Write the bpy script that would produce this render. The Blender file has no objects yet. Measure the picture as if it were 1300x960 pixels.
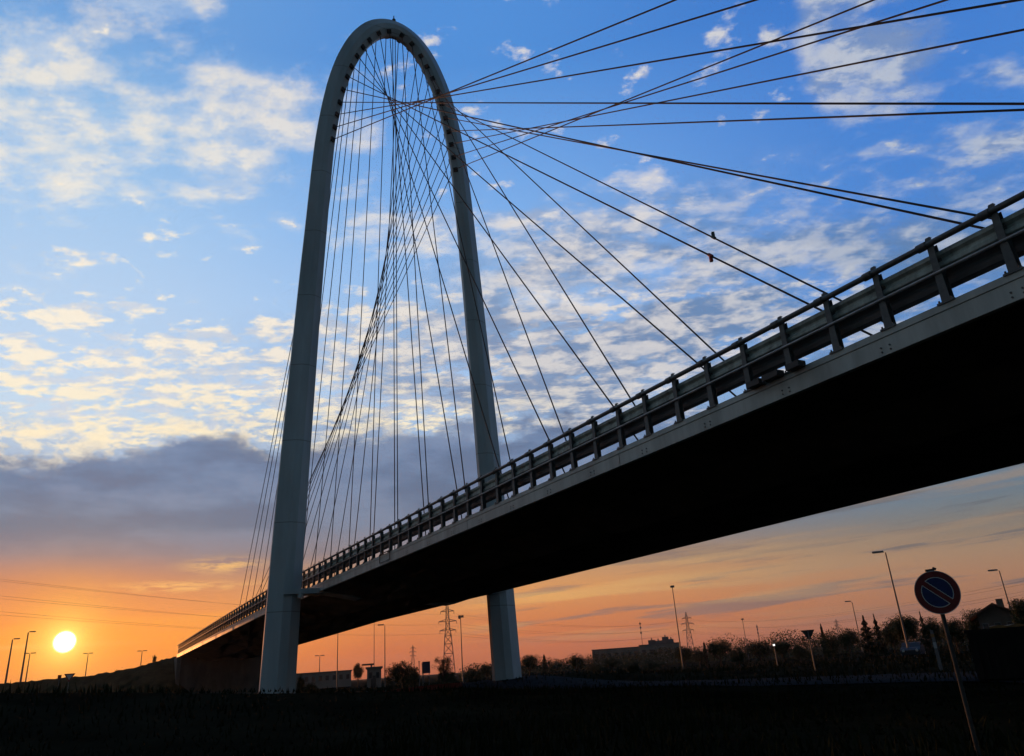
import bpy, bmesh, math, random
from mathutils import Vector, Matrix
random.seed(7)
R=math.radians
scene=bpy.context.scene
col=scene.collection
EYE=1.6
# ---------------------------------------------------------------- camera solved from the photograph
F,CX,CY=1001.,650.,435.
M=Matrix(((9.97574436e-01,6.96077951e-02,0.0),
          (2.65321832e-02,-3.80242294e-01,-9.24506269e-01),
          (-6.43528429e-02,9.22263819e-01,-3.81166839e-01)))
cam_d=bpy.data.cameras.new('camera'); cam=bpy.data.objects.new('camera',cam_d); col.objects.link(cam)
scene.camera=cam
cam.matrix_world=Matrix.Translation((0,0,EYE))@M.to_4x4()
cam_d.sensor_width=36; cam_d.lens=36*F/1300; cam_d.shift_y=-45/1300
cam_d.clip_start=.1; cam_d.clip_end=20000
def ray(u,v):
    d=M@Vector((u-CX,-(v-CY),-F)); return d.normalized()
def azel(u,v):
    d=ray(u,v); return math.atan2(d.x,d.y), math.asin(d.z)
def at(u,v,dist):
    """ground point under the sight line, and the height of the line there"""
    d=ray(u,v); h=math.hypot(d.x,d.y)
    return Vector((d.x/h*dist,d.y/h*dist,0)), EYE+dist*d.z/h
# ---------------------------------------------------------------- helpers
def link(o,parent=None):
    col.objects.link(o)
    if parent: o.parent=parent
    return o
def tag(o,label=None,cat=None,group=None,kind=None):
    if label: o['label']=label
    if cat: o['category']=cat
    if group: o['group']=group
    if kind: o['kind']=kind
    return o
def empty(name,loc=(0,0,0),rz=0,parent=None):
    o=bpy.data.objects.new(name,None); o.location=loc; o.rotation_euler=(0,0,rz); o.empty_display_size=.5
    return link(o,parent)
def copy_tree(o,parent=None):
    c=o.copy(); link(c,parent)
    for ch in list(o.children): copy_tree(ch,c)
    return c
class MB:
    def __init__(s): s.v=[]; s.f=[]; s.sm=[]
    def add(s,vs,fs,smooth=False):
        b=len(s.v); s.v+= [tuple(x) for x in vs]; s.f+=[tuple(b+i for i in f) for f in fs]; s.sm+=[smooth]*len(fs)
    def box(s,c,size,rot=None):
        c=Vector(c); x,y,z=[a/2 for a in size]
        vs=[Vector((i*x,j*y,k*z)) for i in(-1,1) for j in(-1,1) for k in(-1,1)]
        if rot is not None: vs=[rot@v for v in vs]
        s.add([c+v for v in vs],[(0,1,3,2),(4,6,7,5),(0,4,5,1),(2,3,7,6),(0,2,6,4),(1,5,7,3)])
    def hexa(s,a,b):
        """box between two quads (4 pts each)"""
        s.add(list(a)+list(b),[(0,1,2,3),(7,6,5,4),(0,4,5,1),(1,5,6,2),(2,6,7,3),(3,7,4,0)])
    def tube(s,pts,r,n=8,caps=True,smooth=True,r1=None):
        pts=[Vector(p) for p in pts]; N=len(pts); base=len(s.v)
        rings=[]
        up0=None
        for i,p in enumerate(pts):
            t=(pts[min(i+1,N-1)]-pts[max(i-1,0)]).normalized()
            if up0 is None: up0=Vector((0,0,1)) if abs(t.z)<.95 else Vector((1,0,0))
            x=t.cross(up0).normalized(); y=x.cross(t).normalized(); 
            rr=r if r1 is None else r+(r1-r)*i/(N-1)
            if isinstance(r,(list,tuple)): rr=r[i]
            rings.append([p+x*math.cos(2*math.pi*k/n)*rr+y*math.sin(2*math.pi*k/n)*rr for k in range(n)])
        vs=[v for q in rings for v in q]
        fs=[]
        for i in range(N-1):
            for k in range(n):
                a=i*n+k; b=i*n+(k+1)%n; fs.append((a,a+n,b+n,b))
        s.add(vs,fs,smooth)
        if caps:
            s.add(rings[0],[tuple(range(n))]); s.add(rings[-1],[tuple(range(n-1,-1,-1))])
    def sweep(s,rings,closed=True,caps=True,smooth=False):
        n=len(rings[0]); vs=[v for q in rings for v in q]; fs=[]
        for i in range(len(rings)-1):
            for k in range(n if closed else n-1):
                a=i*n+k; b=i*n+(k+1)%n; fs.append((a,b,b+n,a+n))
        s.add(vs,fs,smooth)
        if caps and closed:
            s.add(rings[0],[tuple(range(n-1,-1,-1))]); s.add(rings[-1],[tuple(range(n))])
    def build(s,name,mat,parent=None,origin=(0,0,0),fix=True):
        o3=Vector(origin)
        me=bpy.data.meshes.new(name)
        me.from_pydata([tuple(Vector(v)-o3) for v in s.v],[],s.f)
        me.polygons.foreach_set('use_smooth',s.sm)
        me.materials.append(mat); me.update()
        if fix:
            bm=bmesh.new(); bm.from_mesh(me); bmesh.ops.recalc_face_normals(bm,faces=bm.faces); bm.to_mesh(me); bm.free()
        o=bpy.data.objects.new(name,me); link(o,parent)
        if parent is None: o.location=o3
        return o
# ---------------------------------------------------------------- materials
def lin(c):
    return tuple((x/255/12.92 if x/255<=.04045 else ((x/255+.055)/1.055)**2.4) for x in c)
def mat(name,c,rough=.6,metal=0,var=.25,scale=1.5,spec=.5,streak=0,bump=0,c2=None,coat=0):
    m=bpy.data.materials.new(name); m.use_nodes=True; nt=m.node_tree; N=nt.nodes; L=nt.links
    b=N['Principled BSDF']; b.inputs['Roughness'].default_value=rough; b.inputs['Metallic'].default_value=metal
    b.inputs['Specular IOR Level'].default_value=spec; b.inputs['Coat Weight'].default_value=coat; b.inputs['Coat Roughness'].default_value=.25
    tc=N.new('ShaderNodeTexCoord'); no=N.new('ShaderNodeTexNoise'); no.inputs['Scale'].default_value=scale; no.inputs['Detail'].default_value=6
    no.inputs['Roughness'].default_value=.65
    mp=N.new('ShaderNodeMapping'); L.new(tc.outputs['Object'],mp.inputs['Vector']); L.new(mp.outputs['Vector'],no.inputs['Vector'])
    if streak: mp.inputs['Scale'].default_value=(1,1,1/streak)
    cr=N.new('ShaderNodeValToRGB'); d=[x*(1-var) for x in c]; e=list(c2) if c2 else [min(1,x*(1+var)) for x in c]
    cr.color_ramp.elements[0].position=.32; cr.color_ramp.elements[1].position=.68
    cr.color_ramp.elements[0].color=(*d,1); cr.color_ramp.elements[1].color=(*e,1)
    L.new(no.outputs['Fac'],cr.inputs['Fac']); L.new(cr.outputs['Color'],b.inputs['Base Color'])
    rr=N.new('ShaderNodeMapRange'); rr.inputs['To Min'].default_value=max(0,rough-.1); rr.inputs['To Max'].default_value=min(1,rough+.12)
    L.new(no.outputs['Fac'],rr.inputs['Value']); L.new(rr.outputs['Result'],b.inputs['Roughness'])
    if bump:
        bu=N.new('ShaderNodeBump'); bu.inputs['Strength'].default_value=bump; bu.inputs['Distance'].default_value=.05
        n2=N.new('ShaderNodeTexNoise'); n2.inputs['Scale'].default_value=scale*6; n2.inputs['Detail'].default_value=5
        L.new(tc.outputs['Object'],n2.inputs['Vector']); L.new(n2.outputs['Fac'],bu.inputs['Height']); L.new(bu.outputs['Normal'],b.inputs['Normal'])
    return m
def emit(name,c,s):
    m=bpy.data.materials.new(name); m.use_nodes=True; nt=m.node_tree; nt.nodes.clear()
    e=nt.nodes.new('ShaderNodeEmission'); e.inputs['Color'].default_value=(*c,1); e.inputs['Strength'].default_value=s
    o=nt.nodes.new('ShaderNodeOutputMaterial'); nt.links.new(e.outputs[0],o.inputs[0]); return m
P={}
P['paint']=mat('white_bridge_paint',(.46,.54,.57),.5,var=.20,scale=.45,streak=6,coat=.15)
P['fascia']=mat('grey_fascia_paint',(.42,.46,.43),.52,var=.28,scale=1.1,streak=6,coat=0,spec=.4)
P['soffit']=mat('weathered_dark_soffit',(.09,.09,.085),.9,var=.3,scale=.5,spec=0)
P['asphalt']=mat('asphalt',(.035,.035,.036),1,var=.25,scale=2,spec=0)
P['galv']=mat('galvanised_steel',(.34,.36,.36),.5,metal=.25,var=.3,scale=2.2,streak=3)
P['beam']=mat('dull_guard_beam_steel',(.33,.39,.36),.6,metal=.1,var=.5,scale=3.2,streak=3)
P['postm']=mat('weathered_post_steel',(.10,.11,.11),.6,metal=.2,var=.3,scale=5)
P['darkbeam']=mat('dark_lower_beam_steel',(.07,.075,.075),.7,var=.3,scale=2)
P['cable']=mat('sheathed_cable',(.05,.05,.05),.75,spec=.2,var=.1,scale=1)
P['box']=mat('dark_anchor_steel',(.045,.045,.045),.7,var=.3,scale=3)
P['concrete']=mat('abutment_concrete',(.11,.105,.095),.9,var=.3,scale=.6,streak=3,bump=.3,spec=.2)
P['pole']=mat('lamp_pole_steel',(.16,.16,.16),.6,metal=.3,var=.2,scale=2)
P['darkpole']=mat('dull_dark_sign_pole',(.06,.06,.058),.85,var=.3,scale=5,spec=.1)
P['lattice']=mat('pylon_lattice_steel',(.2,.2,.2),.65,metal=.3,var=.2,scale=1)
P['wire']=mat('overhead_wire',(.12,.11,.1),.7,var=.1)
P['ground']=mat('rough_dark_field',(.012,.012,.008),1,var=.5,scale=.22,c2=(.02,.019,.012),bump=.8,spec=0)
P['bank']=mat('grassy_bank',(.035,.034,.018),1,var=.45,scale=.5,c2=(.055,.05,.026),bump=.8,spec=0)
P['bark']=mat('bark',(.06,.045,.035),.95,var=.3,scale=4,streak=4,spec=.1)
P['leafA']=mat('dark_leaves',(.035,.05,.022),.8,var=.4,scale=.9,spec=.15)
P['leafB']=mat('olive_leaves',(.055,.062,.026),.8,var=.4,scale=.9,spec=.15)
P['needle']=mat('conifer_needles',(.022,.036,.022),.85,var=.4,scale=1.2,spec=.1)
P['grass']=mat('grass_blades',(.015,.017,.008),.95,var=.4,scale=.6,spec=0)
P['shed']=mat('pale_shed_cladding',(.20,.195,.18),.7,var=.15,scale=.4,streak=3)
P['shedroof']=mat('shed_roof_sheet',(.15,.14,.14),.7,var=.2,scale=.5)
P['plaster']=mat('old_plaster',(.14,.11,.09),.9,var=.25,scale=.8,spec=.2)
P['tile']=mat('clay_roof_tiles',(.16,.08,.05),.85,var=.3,scale=3,spec=.2)
P['glass']=mat('dark_window_glass',(.03,.035,.04),.12,var=.1,spec=.6)
P['red']=mat('sign_red',(.17,.014,.012),.6,var=.4,scale=9)
P['blue']=mat('sign_blue',(.010,.022,.11),.6,var=.4,scale=9)
P['white']=mat('sign_white',(.55,.55,.55),.45,var=.06,scale=6)
P['signback']=mat('sign_back_alloy',(.25,.25,.26),.5,metal=.5,var=.15,scale=5)
P['redstrip']=mat('dull_red_strip',(.12,.012,.009),.9,var=.3,scale=1.4)
P['carpaint']=mat('car_paint',(.025,.028,.035),.5,var=.05,coat=.1)
P['carpaint2']=mat('pale_car_paint',(.03,.04,.05),.8,var=.05,spec=.2,coat=.1)
P['rubber']=mat('rubber',(.02,.02,.02),.85,var=.1,spec=.2)
P['container']=mat('dark_steel_container',(.03,.03,.03),.8,var=.3,scale=1,spec=.2)
P['orange']=mat('orange_tarpaulin',(.4,.22,.08),.8,var=.2,scale=3)
P['navy']=mat('navy_board',(.03,.04,.09),.6,var=.15,scale=2)
P['redclamp']=mat('red_clamp_paint',(.45,.05,.03),.5,var=.1,scale=5)
P['headlight']=emit('lit_headlamp',(1,.95,.85),3)
P['lens']=mat('lamp_lens',(.5,.5,.48),.3,var=.05)
def seams(m,step,wid,amt):
    # shop-welded joints between the steel sections
    nt=m.node_tree; N=nt.nodes; L=nt.links; b=N['Principled BSDF']; src=b.inputs['Base Color'].links[0].from_socket
    tc=N.new('ShaderNodeTexCoord'); sp=N.new('ShaderNodeSeparateXYZ'); L.new(tc.outputs['Object'],sp.inputs[0])
    fr=N.new('ShaderNodeMath'); fr.operation='FRACT'; dv=N.new('ShaderNodeMath'); dv.operation='DIVIDE'; dv.inputs[1].default_value=step
    L.new(sp.outputs['Z'],dv.inputs[0]); L.new(dv.outputs[0],fr.inputs[0])
    lt=N.new('ShaderNodeMath'); lt.operation='LESS_THAN'; lt.inputs[1].default_value=wid/step; L.new(fr.outputs[0],lt.inputs[0])
    ml=N.new('ShaderNodeMath'); ml.operation='MULTIPLY'; ml.inputs[1].default_value=amt; L.new(lt.outputs[0],ml.inputs[0])
    mx=N.new('ShaderNodeMix'); mx.data_type='RGBA'; L.new(ml.outputs[0],mx.inputs[0]); L.new(src,mx.inputs[6]); mx.inputs[7].default_value=(.12,.12,.11,1)
    L.new(mx.outputs[2],b.inputs['Base Color'])
seams(P['paint'],6.4,.07,.55)
# ================================================================ WORLD
w=bpy.data.worlds.new('World'); scene.world=w; w.use_nodes=True
w.cycles.sampling_method='MANUAL'; w.cycles.sample_map_resolution=512
scene.cycles.use_adaptive_sampling=True; scene.cycles.adaptive_threshold=.02; scene.cycles.adaptive_min_samples=12
scene.cycles.use_denoising=True; scene.cycles.max_bounces=6
nt=w.node_tree; nt.nodes.clear(); NN=nt.nodes; LK=nt.links
class V:
    def __init__(s,o): s.o=o
def _in(n,i,x):
    if isinstance(x,V): LK.new(x.o,n.inputs[i])
    elif isinstance(x,(tuple,list)): n.inputs[i].default_value=tuple(x)+((1,) if len(n.inputs[i].default_value)==4 and len(x)==3 else ())
    else: n.inputs[i].default_value=x
def m_(op,a,b=0.,c=0.,clamp=False):
    n=NN.new('ShaderNodeMath'); n.operation=op; n.use_clamp=clamp
    _in(n,0,a); _in(n,1,b); _in(n,2,c); return V(n.outputs[0])
V.__add__=lambda s,o:m_('ADD',s,o); V.__radd__=V.__add__
V.__sub__=lambda s,o:m_('SUBTRACT',s,o); V.__rsub__=lambda s,o:m_('SUBTRACT',o,s)
V.__mul__=lambda s,o:m_('MULTIPLY',s,o); V.__rmul__=V.__mul__
V.__truediv__=lambda s,o:m_('DIVIDE',s,o); V.__rtruediv__=lambda s,o:m_('DIVIDE',o,s)
def clamp01(a): return m_('ADD',a,0,clamp=True)
def ss(a,lo,hi):
    n=NN.new('ShaderNodeMapRange'); n.interpolation_type='SMOOTHSTEP'; _in(n,0,a); _in(n,1,lo); _in(n,2,hi); return V(n.outputs[0])
def mix(f,a,b):
    n=NN.new('ShaderNodeMix'); n.data_type='RGBA'; _in(n,0,f); _in(n,6,a); _in(n,7,b); return V(n.outputs[2])
def addc(f,a,b):
    n=NN.new('ShaderNodeMix'); n.data_type='RGBA'; n.blend_type='ADD'; _in(n,0,f); _in(n,6,a); _in(n,7,b); return V(n.outputs[2])
def ramp(f,stops,lo,hi):
    n=NN.new('ShaderNodeValToRGB'); _in(n,0,(f-lo)/(hi-lo)); e=n.color_ramp.elements
    for i,(p,c) in enumerate(stops):
        x=(p-lo)/(hi-lo)
        k=e[i] if i<2 else e.new(x)
        k.position=x; k.color=(*lin(c),1)
    return V(n.outputs[0])
def comb(x,y,z):
    n=NN.new('ShaderNodeCombineXYZ'); _in(n,0,x);_in(n,1,y);_in(n,2,z); return V(n.outputs[0])
def noise(v,scale,detail=5,rough=.55,lac=2.,dist=0.):
    n=NN.new('ShaderNodeTexNoise'); _in(n,'Vector',v); n.inputs['Scale'].default_value=scale; n.inputs['Detail'].default_value=detail
    n.inputs['Roughness'].default_value=rough; n.inputs['Lacunarity'].default_value=lac; n.inputs['Distortion'].default_value=dist
    return V(n.outputs['Fac'])
tc=NN.new('ShaderNodeTexCoord'); sep=NN.new('ShaderNodeSeparateXYZ'); LK.new(tc.outputs['Generated'],sep.inputs[0])
dx,dy,dz=[V(sep.outputs[i]) for i in range(3)]
DEG=57.29578
az=m_('ARCTAN2',dx,dy)*DEG
el=m_('ARCSINE',dz)*DEG
SUNAZ,SUNEL=azel(82,815)
sv=Vector((math.sin(SUNAZ)*math.cos(SUNEL),math.cos(SUNAZ)*math.cos(SUNEL),math.sin(SUNEL)))
ang=m_('ARCCOSINE',m_('MINIMUM',dx*sv.x+dy*sv.y+dz*sv.z,.9999999))*DEG
def gau(a0,e0,sa,se,amp=1.):
    q=((az-a0)/sa)*((az-a0)/sa)+((el-e0)/se)*((el-e0)/se)
    return m_('EXPONENT',q*-.5)*amp
#BEGIN SKY
def vm(op,*a):
    n=NN.new('ShaderNodeVectorMath'); n.operation=op
    for i,x in enumerate(a): _in(n,i,x)
    return V(n.outputs['Value' if op=='DOT_PRODUCT' else 0])
def noise(x,y,scale,detail=5,rough=.55,lac=2.,dist=0.,off=0.):
    n=NN.new('ShaderNodeTexNoise'); n.noise_dimensions='2D'; _in(n,'Vector',comb(x,y,0.) if y is not None else x); n.inputs['Scale'].default_value=scale; n.inputs['Detail'].default_value=detail
    n.inputs['Roughness'].default_value=rough; n.inputs['Lacunarity'].default_value=lac; n.inputs['Distortion'].default_value=dist
    return V(n.outputs['Fac'])
AE=comb(az,el,0.)
def gau(a0,e0,sa,se,amp=1.):
    k=.8493  # exp(-x^2/2)=.5^(k^2 x^2 ... )
    d=vm('MULTIPLY_ADD',AE,(k/sa,k/se,0.),(-a0*k/sa,-e0*k/se,0.))
    return m_('POWER',.5,vm('DOT_PRODUCT',d,d))*amp
def gsum(L):
    acc=None
    for a0,e0,sa,se,amp in L:
        k=.8493; d=vm('MULTIPLY_ADD',AE,(k/sa,k/se,0.),(-a0*k/sa,-e0*k/se,0.))
        p=m_('POWER',.5,vm('DOT_PRODUCT',d,d))
        acc=p*amp if acc is None else m_('MULTIPLY_ADD',p,amp,acc)
    return acc
E_=(0,1.5,3.3,5,6.5,8.5,11,14,17,20,25,30,36,42)
def stops(cs): return list(zip(E_,cs))
SL=ramp(el,stops([(190,60,30),(230,94,34),(248,132,48),(226,138,84),(198,128,98),(160,125,120),(140,140,160),(170,190,215),(198,220,240),(194,218,244),(184,212,243),(170,205,242),(146,190,234),(110,162,222)]),0,45)
SC=ramp(el,stops([(176,94,64),(198,108,70),(212,130,80),(220,152,92),(208,154,106),(160,140,128),(130,140,160),(130,155,190),(164,192,226),(166,200,240),(156,196,242),(136,184,240),(112,166,232),(84,146,220)]),0,45)
SR=ramp(el,stops([(140,96,80),(156,110,88),(166,124,98),(158,132,110),(136,124,112),(116,130,134),(106,136,160),(108,144,182),(104,150,202),(90,144,212),(78,136,214),(74,134,214),(70,130,212),(62,122,206)]),0,45)
t1=ss(az,-33,-4); t2=ss(az,-4,33)
clear=mix(t2,mix(t1,SL,SC),SR)
away=ss(m_('ABSOLUTE',az+2.),44,88)
clear=mix(ss(el,44,75),clear,lin((40,80,130)))
backsky=ramp(el,[(0,(72,82,88)),(15,(79,94,103)),(45,(58,82,100)),(80,(38,70,106))],0,90)
clear=mix(away,clear,backsky)
iz=1./(m_('MAXIMUM',dz,0)+.10)
px,py=dx*iz,dy*iz
ux,uy=px*.62+py*.35,py-px*.2
n1=noise(ux,uy,5.2,7,.62,2.1,.12)
n2=noise(ux+sv.x*.05,uy+sv.y*.05,5.2,5,.62,2.1,.12)
nb=noise(px,py,1.5,3,.5)
nc=noise(ux+3.,uy,11.,6,.6)
nsm=noise(px+9.,py*1.15,16.,5,.55)
nf=nc
HI=[(-31,38.5,8,4.5,.34),(-22,35.5,6,3.,.28),(-36,32.,4.5,4.5,.4),(-14,38,4,3,.2),(-36,38.,2.8,1.3,.75),(-37,34.5,2.6,1.0,.35),(-29,43.5,4.2,1.1,1.15),(-31,37.0,1.4,.9,.5),(-23,39.4,4.,.8,.55),(-24.,37.2,2.6,.9,.5),(-18,39.8,3.2,.8,.55),(-18,37.4,2.2,.8,.5),
    (-31.5,35.2,2.2,.6,.8),(-38,32.4,3.4,1.6,.85),(-37,30.2,3.2,1.0,.85),(-34,31.8,2.6,1.0,.5),(-21.8,34.6,2.6,.9,.9),(-22.5,32.3,2.2,.5,.75),(-29.5,34.2,1.2,.5,.6),
    (-13,30,2.5,1.2,.5),(-11,34.8,3,2.6,.6),(-7,31,3,1.5,.5),(3,31.2,3.5,1.6,.85),(6.5,28.2,3,1.3,.8),(4,25.6,4,2.,.95),(9,28.8,6,2.4,.45),(30,36,4,4,.4),(13.5,30.6,3.4,.9,.95),(11,33,3.,.8,.8),(12.5,26.2,3.4,1.6,.8),(17.5,25.2,3,1.,.7),(23,26.3,4.5,1.,.6),
    (28.,39.5,1.5,2.6,.85),(29,35.6,2.0,2.0,.8),(31,33.6,3,1.2,.6),(33,38,4,3,.35),(34.5,36.5,2.4,1.1,.8),(33,40,2.2,.8,.55),(37,28.3,3.,1.1,1.),(38.5,32.8,1.6,1.2,.75),(30,25.0,3.5,1.,.85),(34,23.,3.,1.,.8)]
LO=[(-34,22.4,3.2,.9,.9),(-30.5,23.4,1.6,.8,.9),(-27.5,24.2,1.4,.5,.85),(-24.5,22.4,2.6,.7,.85),(-20,22.2,3,1.,.9),(-33,26.6,2.4,.6,.55),(-25,27.8,2.4,.5,.6),(-30,30,2.,.5,.5),(-33,19.8,4.,.9,1.),(-26,20.2,4,1.2,1.),(-22.,19.3,4,1.2,1.),
    (-30,17.4,7,1.1,1.1),(-21,17.2,5,1.,1.),(-34,15.7,4,.6,.9),(-28,15.6,3,.5,.7),(-14,20.5,5,2.2,.9),(-13,24.5,4,1.2,.7),(-8,22.,5,3.,.85),(-3,19.5,6,2.6,.9),(0,23,4,1.6,.85),(6,21,5,2.6,.72),(10,24.,4,1.4,.65),(14,21.,5,2.2,.62),(20,22.3,4,1.4,.55),(24,20.3,4,1.4,.5)]
hi=m_('MINIMUM',gsum(HI),1.05); lo=m_('MINIMUM',gsum(LO),1.1)
rest=ss(m_('ABSOLUTE',az+2.),44,60)*ss(el,14,22)*.55
covH=(n1-.5)*.95+(nb-.5)*.25+(nc-.5)*.62+(nsm-.5)*.50+(hi*.86+rest)*.44-.235-.26*ss(el,31,35)*ss(az,-14,-6)*(1.-m_('MINIMUM',hi,1.))
puffH=ss(covH,-.16,.36)*(1.-.18*(1.-ss(az,-16,-4)))
covL=(nc-.5)*.9+(nsm-.5)*1.1+(n1-.5)*.35+lo*.33-.222-.02*(1.-ss(az,-22,-10))
puffL=ss(covL,-.07,.20)*ss(el,13.5,15.5)
puff=m_('MAXIMUM',puffH*.92,puffL*.96)*ss(el,12,14)
lit=ss((n1-n2)*.9+(nsm-.5)*.35-(puff-.6)*.06,-.09,.07)
wL=ss(az,-30,6)
cl_lit=mix(wL,lin((255,243,222)),lin((232,226,222)))
cl_lit=mix(ss(az,8,34),cl_lit,lin((188,196,210)))
cl_lit=mix((1.-ss(el,16,22))*(1.-ss(az,-8,14)),cl_lit,lin((255,241,210)))
cl_sh=mix(wL,lin((208,218,232)),lin((150,168,200)))
cl_sh=mix(ss(az,8,34),cl_sh,lin((122,148,192)))
sky=mix(puff,clear,mix(lit,cl_sh,cl_lit))
# soft grey veils centre and right
vn=noise(px*.75,py*.95,3.0,6,.6)
veil=ss(vn+(nc-.5)*.30,.34,.58)*m_('MINIMUM',gsum([(8,18.,15,4.0,1.15),(-6,16.5,7,2.2,.6),(27,18.5,8,4.,.9),(17,24.,9,3.4,.95),(3,25,6,3.0,.7),(10,28,8,2.6,.45),(33,22,5,3,.4)]),1.)
lit2=ss(nsm*.3+nc*.35+n1*.35,.44,.58)*.72
sky=mix(veil*.88,sky,mix(lit2,mix(ss(az,-5,25),lin((126,146,180)),lin((96,130,174))),cl_lit))
# dense bank, ragged upper edge
eg=noise(az*.10,el*.24,1.,6,.62)
eg2=noise(az*.42+4.,el*.75,1.,6,.62)
top=15.4+(eg-.5)*5.5+(eg2-.5)*2.6+gau(-22,15,3.5,20,.6)-gau(-33,15,3.5,20,.7)+gau(0,15,9,20,1.4)-ss(az,12,32)*1.5
bank=ss(top-el,-.25,1.0)*ss(el,4.4,8.4)
tt=(top-el+.12)*1.25
rim=m_('POWER',.37,tt*tt)*(1.-ss(az,-18,0))*ss(eg2,.42,.58)
BL=ramp(el,[(4,(232,128,66)),(5.4,(214,126,84)),(6.8,(182,126,108)),(8.3,(130,124,138)),(10.,(106,126,152)),(12.5,(96,124,160)),(16,(110,138,176))],4,17)
BC=ramp(el,[(4,(214,146,92)),(5.4,(198,146,102)),(6.8,(168,138,118)),(8.3,(134,128,136)),(10.,(114,126,150)),(12.5,(106,126,158)),(16,(112,134,170))],4,17)
BR=ramp(el,[(4,(128,110,98)),(5.4,(120,114,108)),(6.8,(112,120,124)),(8.3,(104,124,140)),(10.,(98,126,152)),(12.5,(96,128,166)),(16,(94,132,178))],4,17)
bankc=mix(t2,mix(t1,BL,BC),BR)
bmn=noise(az*.12+9.,el*.36,1.,6,.58)
bankc=mix(ss(bmn,.47,.66)*.28,bankc,mix(ss(el,7,12),bankc,lin((146,162,190))))
bankc=mix((1.-ss(bmn,.36,.54))*.40,bankc,mix(ss(el,6,10),bankc,lin((84,98,126))))
front=1.-away
sky=mix(bank*front*(1.-ss(az,16,40)*.45),sky,bankc)
sky=mix(clamp01(rim)*.8*front,sky,lin((255,238,204)))
# stretched streaks near the horizon
st=noise(az*.055+4.,(el-az*.045)*1.0,1.,6,.58)
st2=noise(az*.04+17.,(el-az*.03)*.8,1.,5,.5)
lowm=ss(el,.8,3.0)*(1.-ss(el,9.5,12.))*front
dark=ss(st,.50,.62)*lowm*ss(az,-8,2)
sky=mix(dark*.7,sky,mix(ss(az,0,30),lin((134,112,108)),lin((92,98,108))))
brt=ss(st2,.50,.66)*lowm*ss(az,-8,2)
sky=mix(brt*.5,sky,mix(ss(az,-4,24),lin((240,188,112)),lin((160,136,114))))
slot=(1.-ss(el+(st-.5)*1.6-(az+30.)*.05,3.9,4.5))*(1.-ss(az,-24,-9))*front
sky=mix(slot*.42,sky,lin((253,170,72)))
skn=ss(noise(az*.5,el*3.,1.,4,.6),.36,.58)
sky=mix((gau(-23.2,6.25,2.6,.20,1.)*skn+gau(-20.6,7.5,1.5,.30,.9)*skn+gau(-31,3.0,3,.10,.5))*.8,sky,lin((250,196,118)))
# sun and its glow
g1=m_('EXPONENT',ang*-.72); g2=m_('EXPONENT',ang*-.30)
sky=mix(clamp01(g2*.70*(1.-ss(el,6.,10.)*.9))*front,sky,lin((250,122,44)))
sky=mix(clamp01(g1*1.15),sky,lin((255,214,92)))
sky=addc(clamp01(m_('EXPONENT',ang*-1.6)*1.1),sky,(.9,.7,.2))
disc=1.-ss(ang,.26,.68)
sky=mix(disc,sky,(7.,6.8,5.6))
sky=mix(1.-ss(el,-4,-.5),sky,lin((40,34,30)))
#END SKY
nis=NN.new('ShaderNodeTexSky'); nis.sky_type='NISHITA'; nis.sun_disc=False
nis.sun_elevation=SUNEL; nis.sun_rotation=SUNAZ
nis.dust_density=2.
scl=NN.new('ShaderNodeMix'); scl.data_type='RGBA'; scl.blend_type='MULTIPLY'; scl.inputs[0].default_value=1
LK.new(sky.o,scl.inputs[6]); scl.inputs[7].default_value=(10,10,10,1)
fin=mix(.96,V(nis.outputs[0]),V(scl.outputs[2]))
bg=NN.new('ShaderNodeBackground'); bg.inputs['Strength'].default_value=.1; LK.new(fin.o,bg.inputs['Color'])
bg2=NN.new('ShaderNodeBackground'); bg2.inputs['Strength'].default_value=1; _in(bg2,0,mix(ss(el,44,75),backsky,backsky))
mxs=NN.new('ShaderNodeMixShader'); LK.new(m_('GREATER_THAN',away,.9999).o,mxs.inputs[0]); LK.new(bg.outputs[0],mxs.inputs[1]); LK.new(bg2.outputs[0],mxs.inputs[2])
out=NN.new('ShaderNodeOutputWorld'); LK.new(mxs.outputs[0],out.inputs[0])
# sun lamp
sl=bpy.data.lights.new('sun','SUN'); sl.energy=3.0; sl.angle=R(.53); sl.color=(1,.36,.10)
so=bpy.data.objects.new('sun',sl); link(so); 
so.rotation_euler=Vector((-sv.x,-sv.y,-sv.z)).to_track_quat('-Z','Y').to_euler(); so.location=(0,0,60)
vs=scene.view_settings; vs.view_transform='Standard'; vs.look='None'; vs.exposure=0; vs.gamma=1
# ================================================================ BRIDGE FRAME
LL=16.0
A0=R(-29.25); DV=Vector((math.sin(A0),math.cos(A0),0)); NV=Vector((math.cos(A0),-math.sin(A0),0)); UP=Vector((0,0,1))
KAP=.0035
def cen(s):
    """lateral shift and heading of the deck line (units of LL)"""
    e=max(0,s-5.); return KAP*e*e, math.atan(2*KAP*e)
def dz_(s):
    e=max(0,s-5.); return -.0165*e+.0016*e*e if s>5 else 0
def B(s,q,z,bend=True):
    """s along, q lateral from the viewer's line, z above eye; all in LL units"""
    if bend:
        sh,hd=cen(s); u=DV*s+NV*sh
        n=NV*math.cos(hd)-DV*math.sin(hd)
        p=u+n*q if s>5 else DV*s+NV*q
        z=z+dz_(s)
    else: p=DV*s+NV*q
    return Vector((p.x*LL,p.y*LL,z*LL+EYE))
S0,QC=3.82,1.42
base=B(S0,QC,0,False); base.z=0
bridge=empty('cable_stayed_bridge',base)
tag(bridge,'white cable-stayed bridge hung from one tall slender arch, crossing the whole photo','bridge')
def bld(mb,name,m,parent=bridge): return mb.build(name,m,parent,base) if parent is bridge else mb.build(name,m,parent,base)
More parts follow.
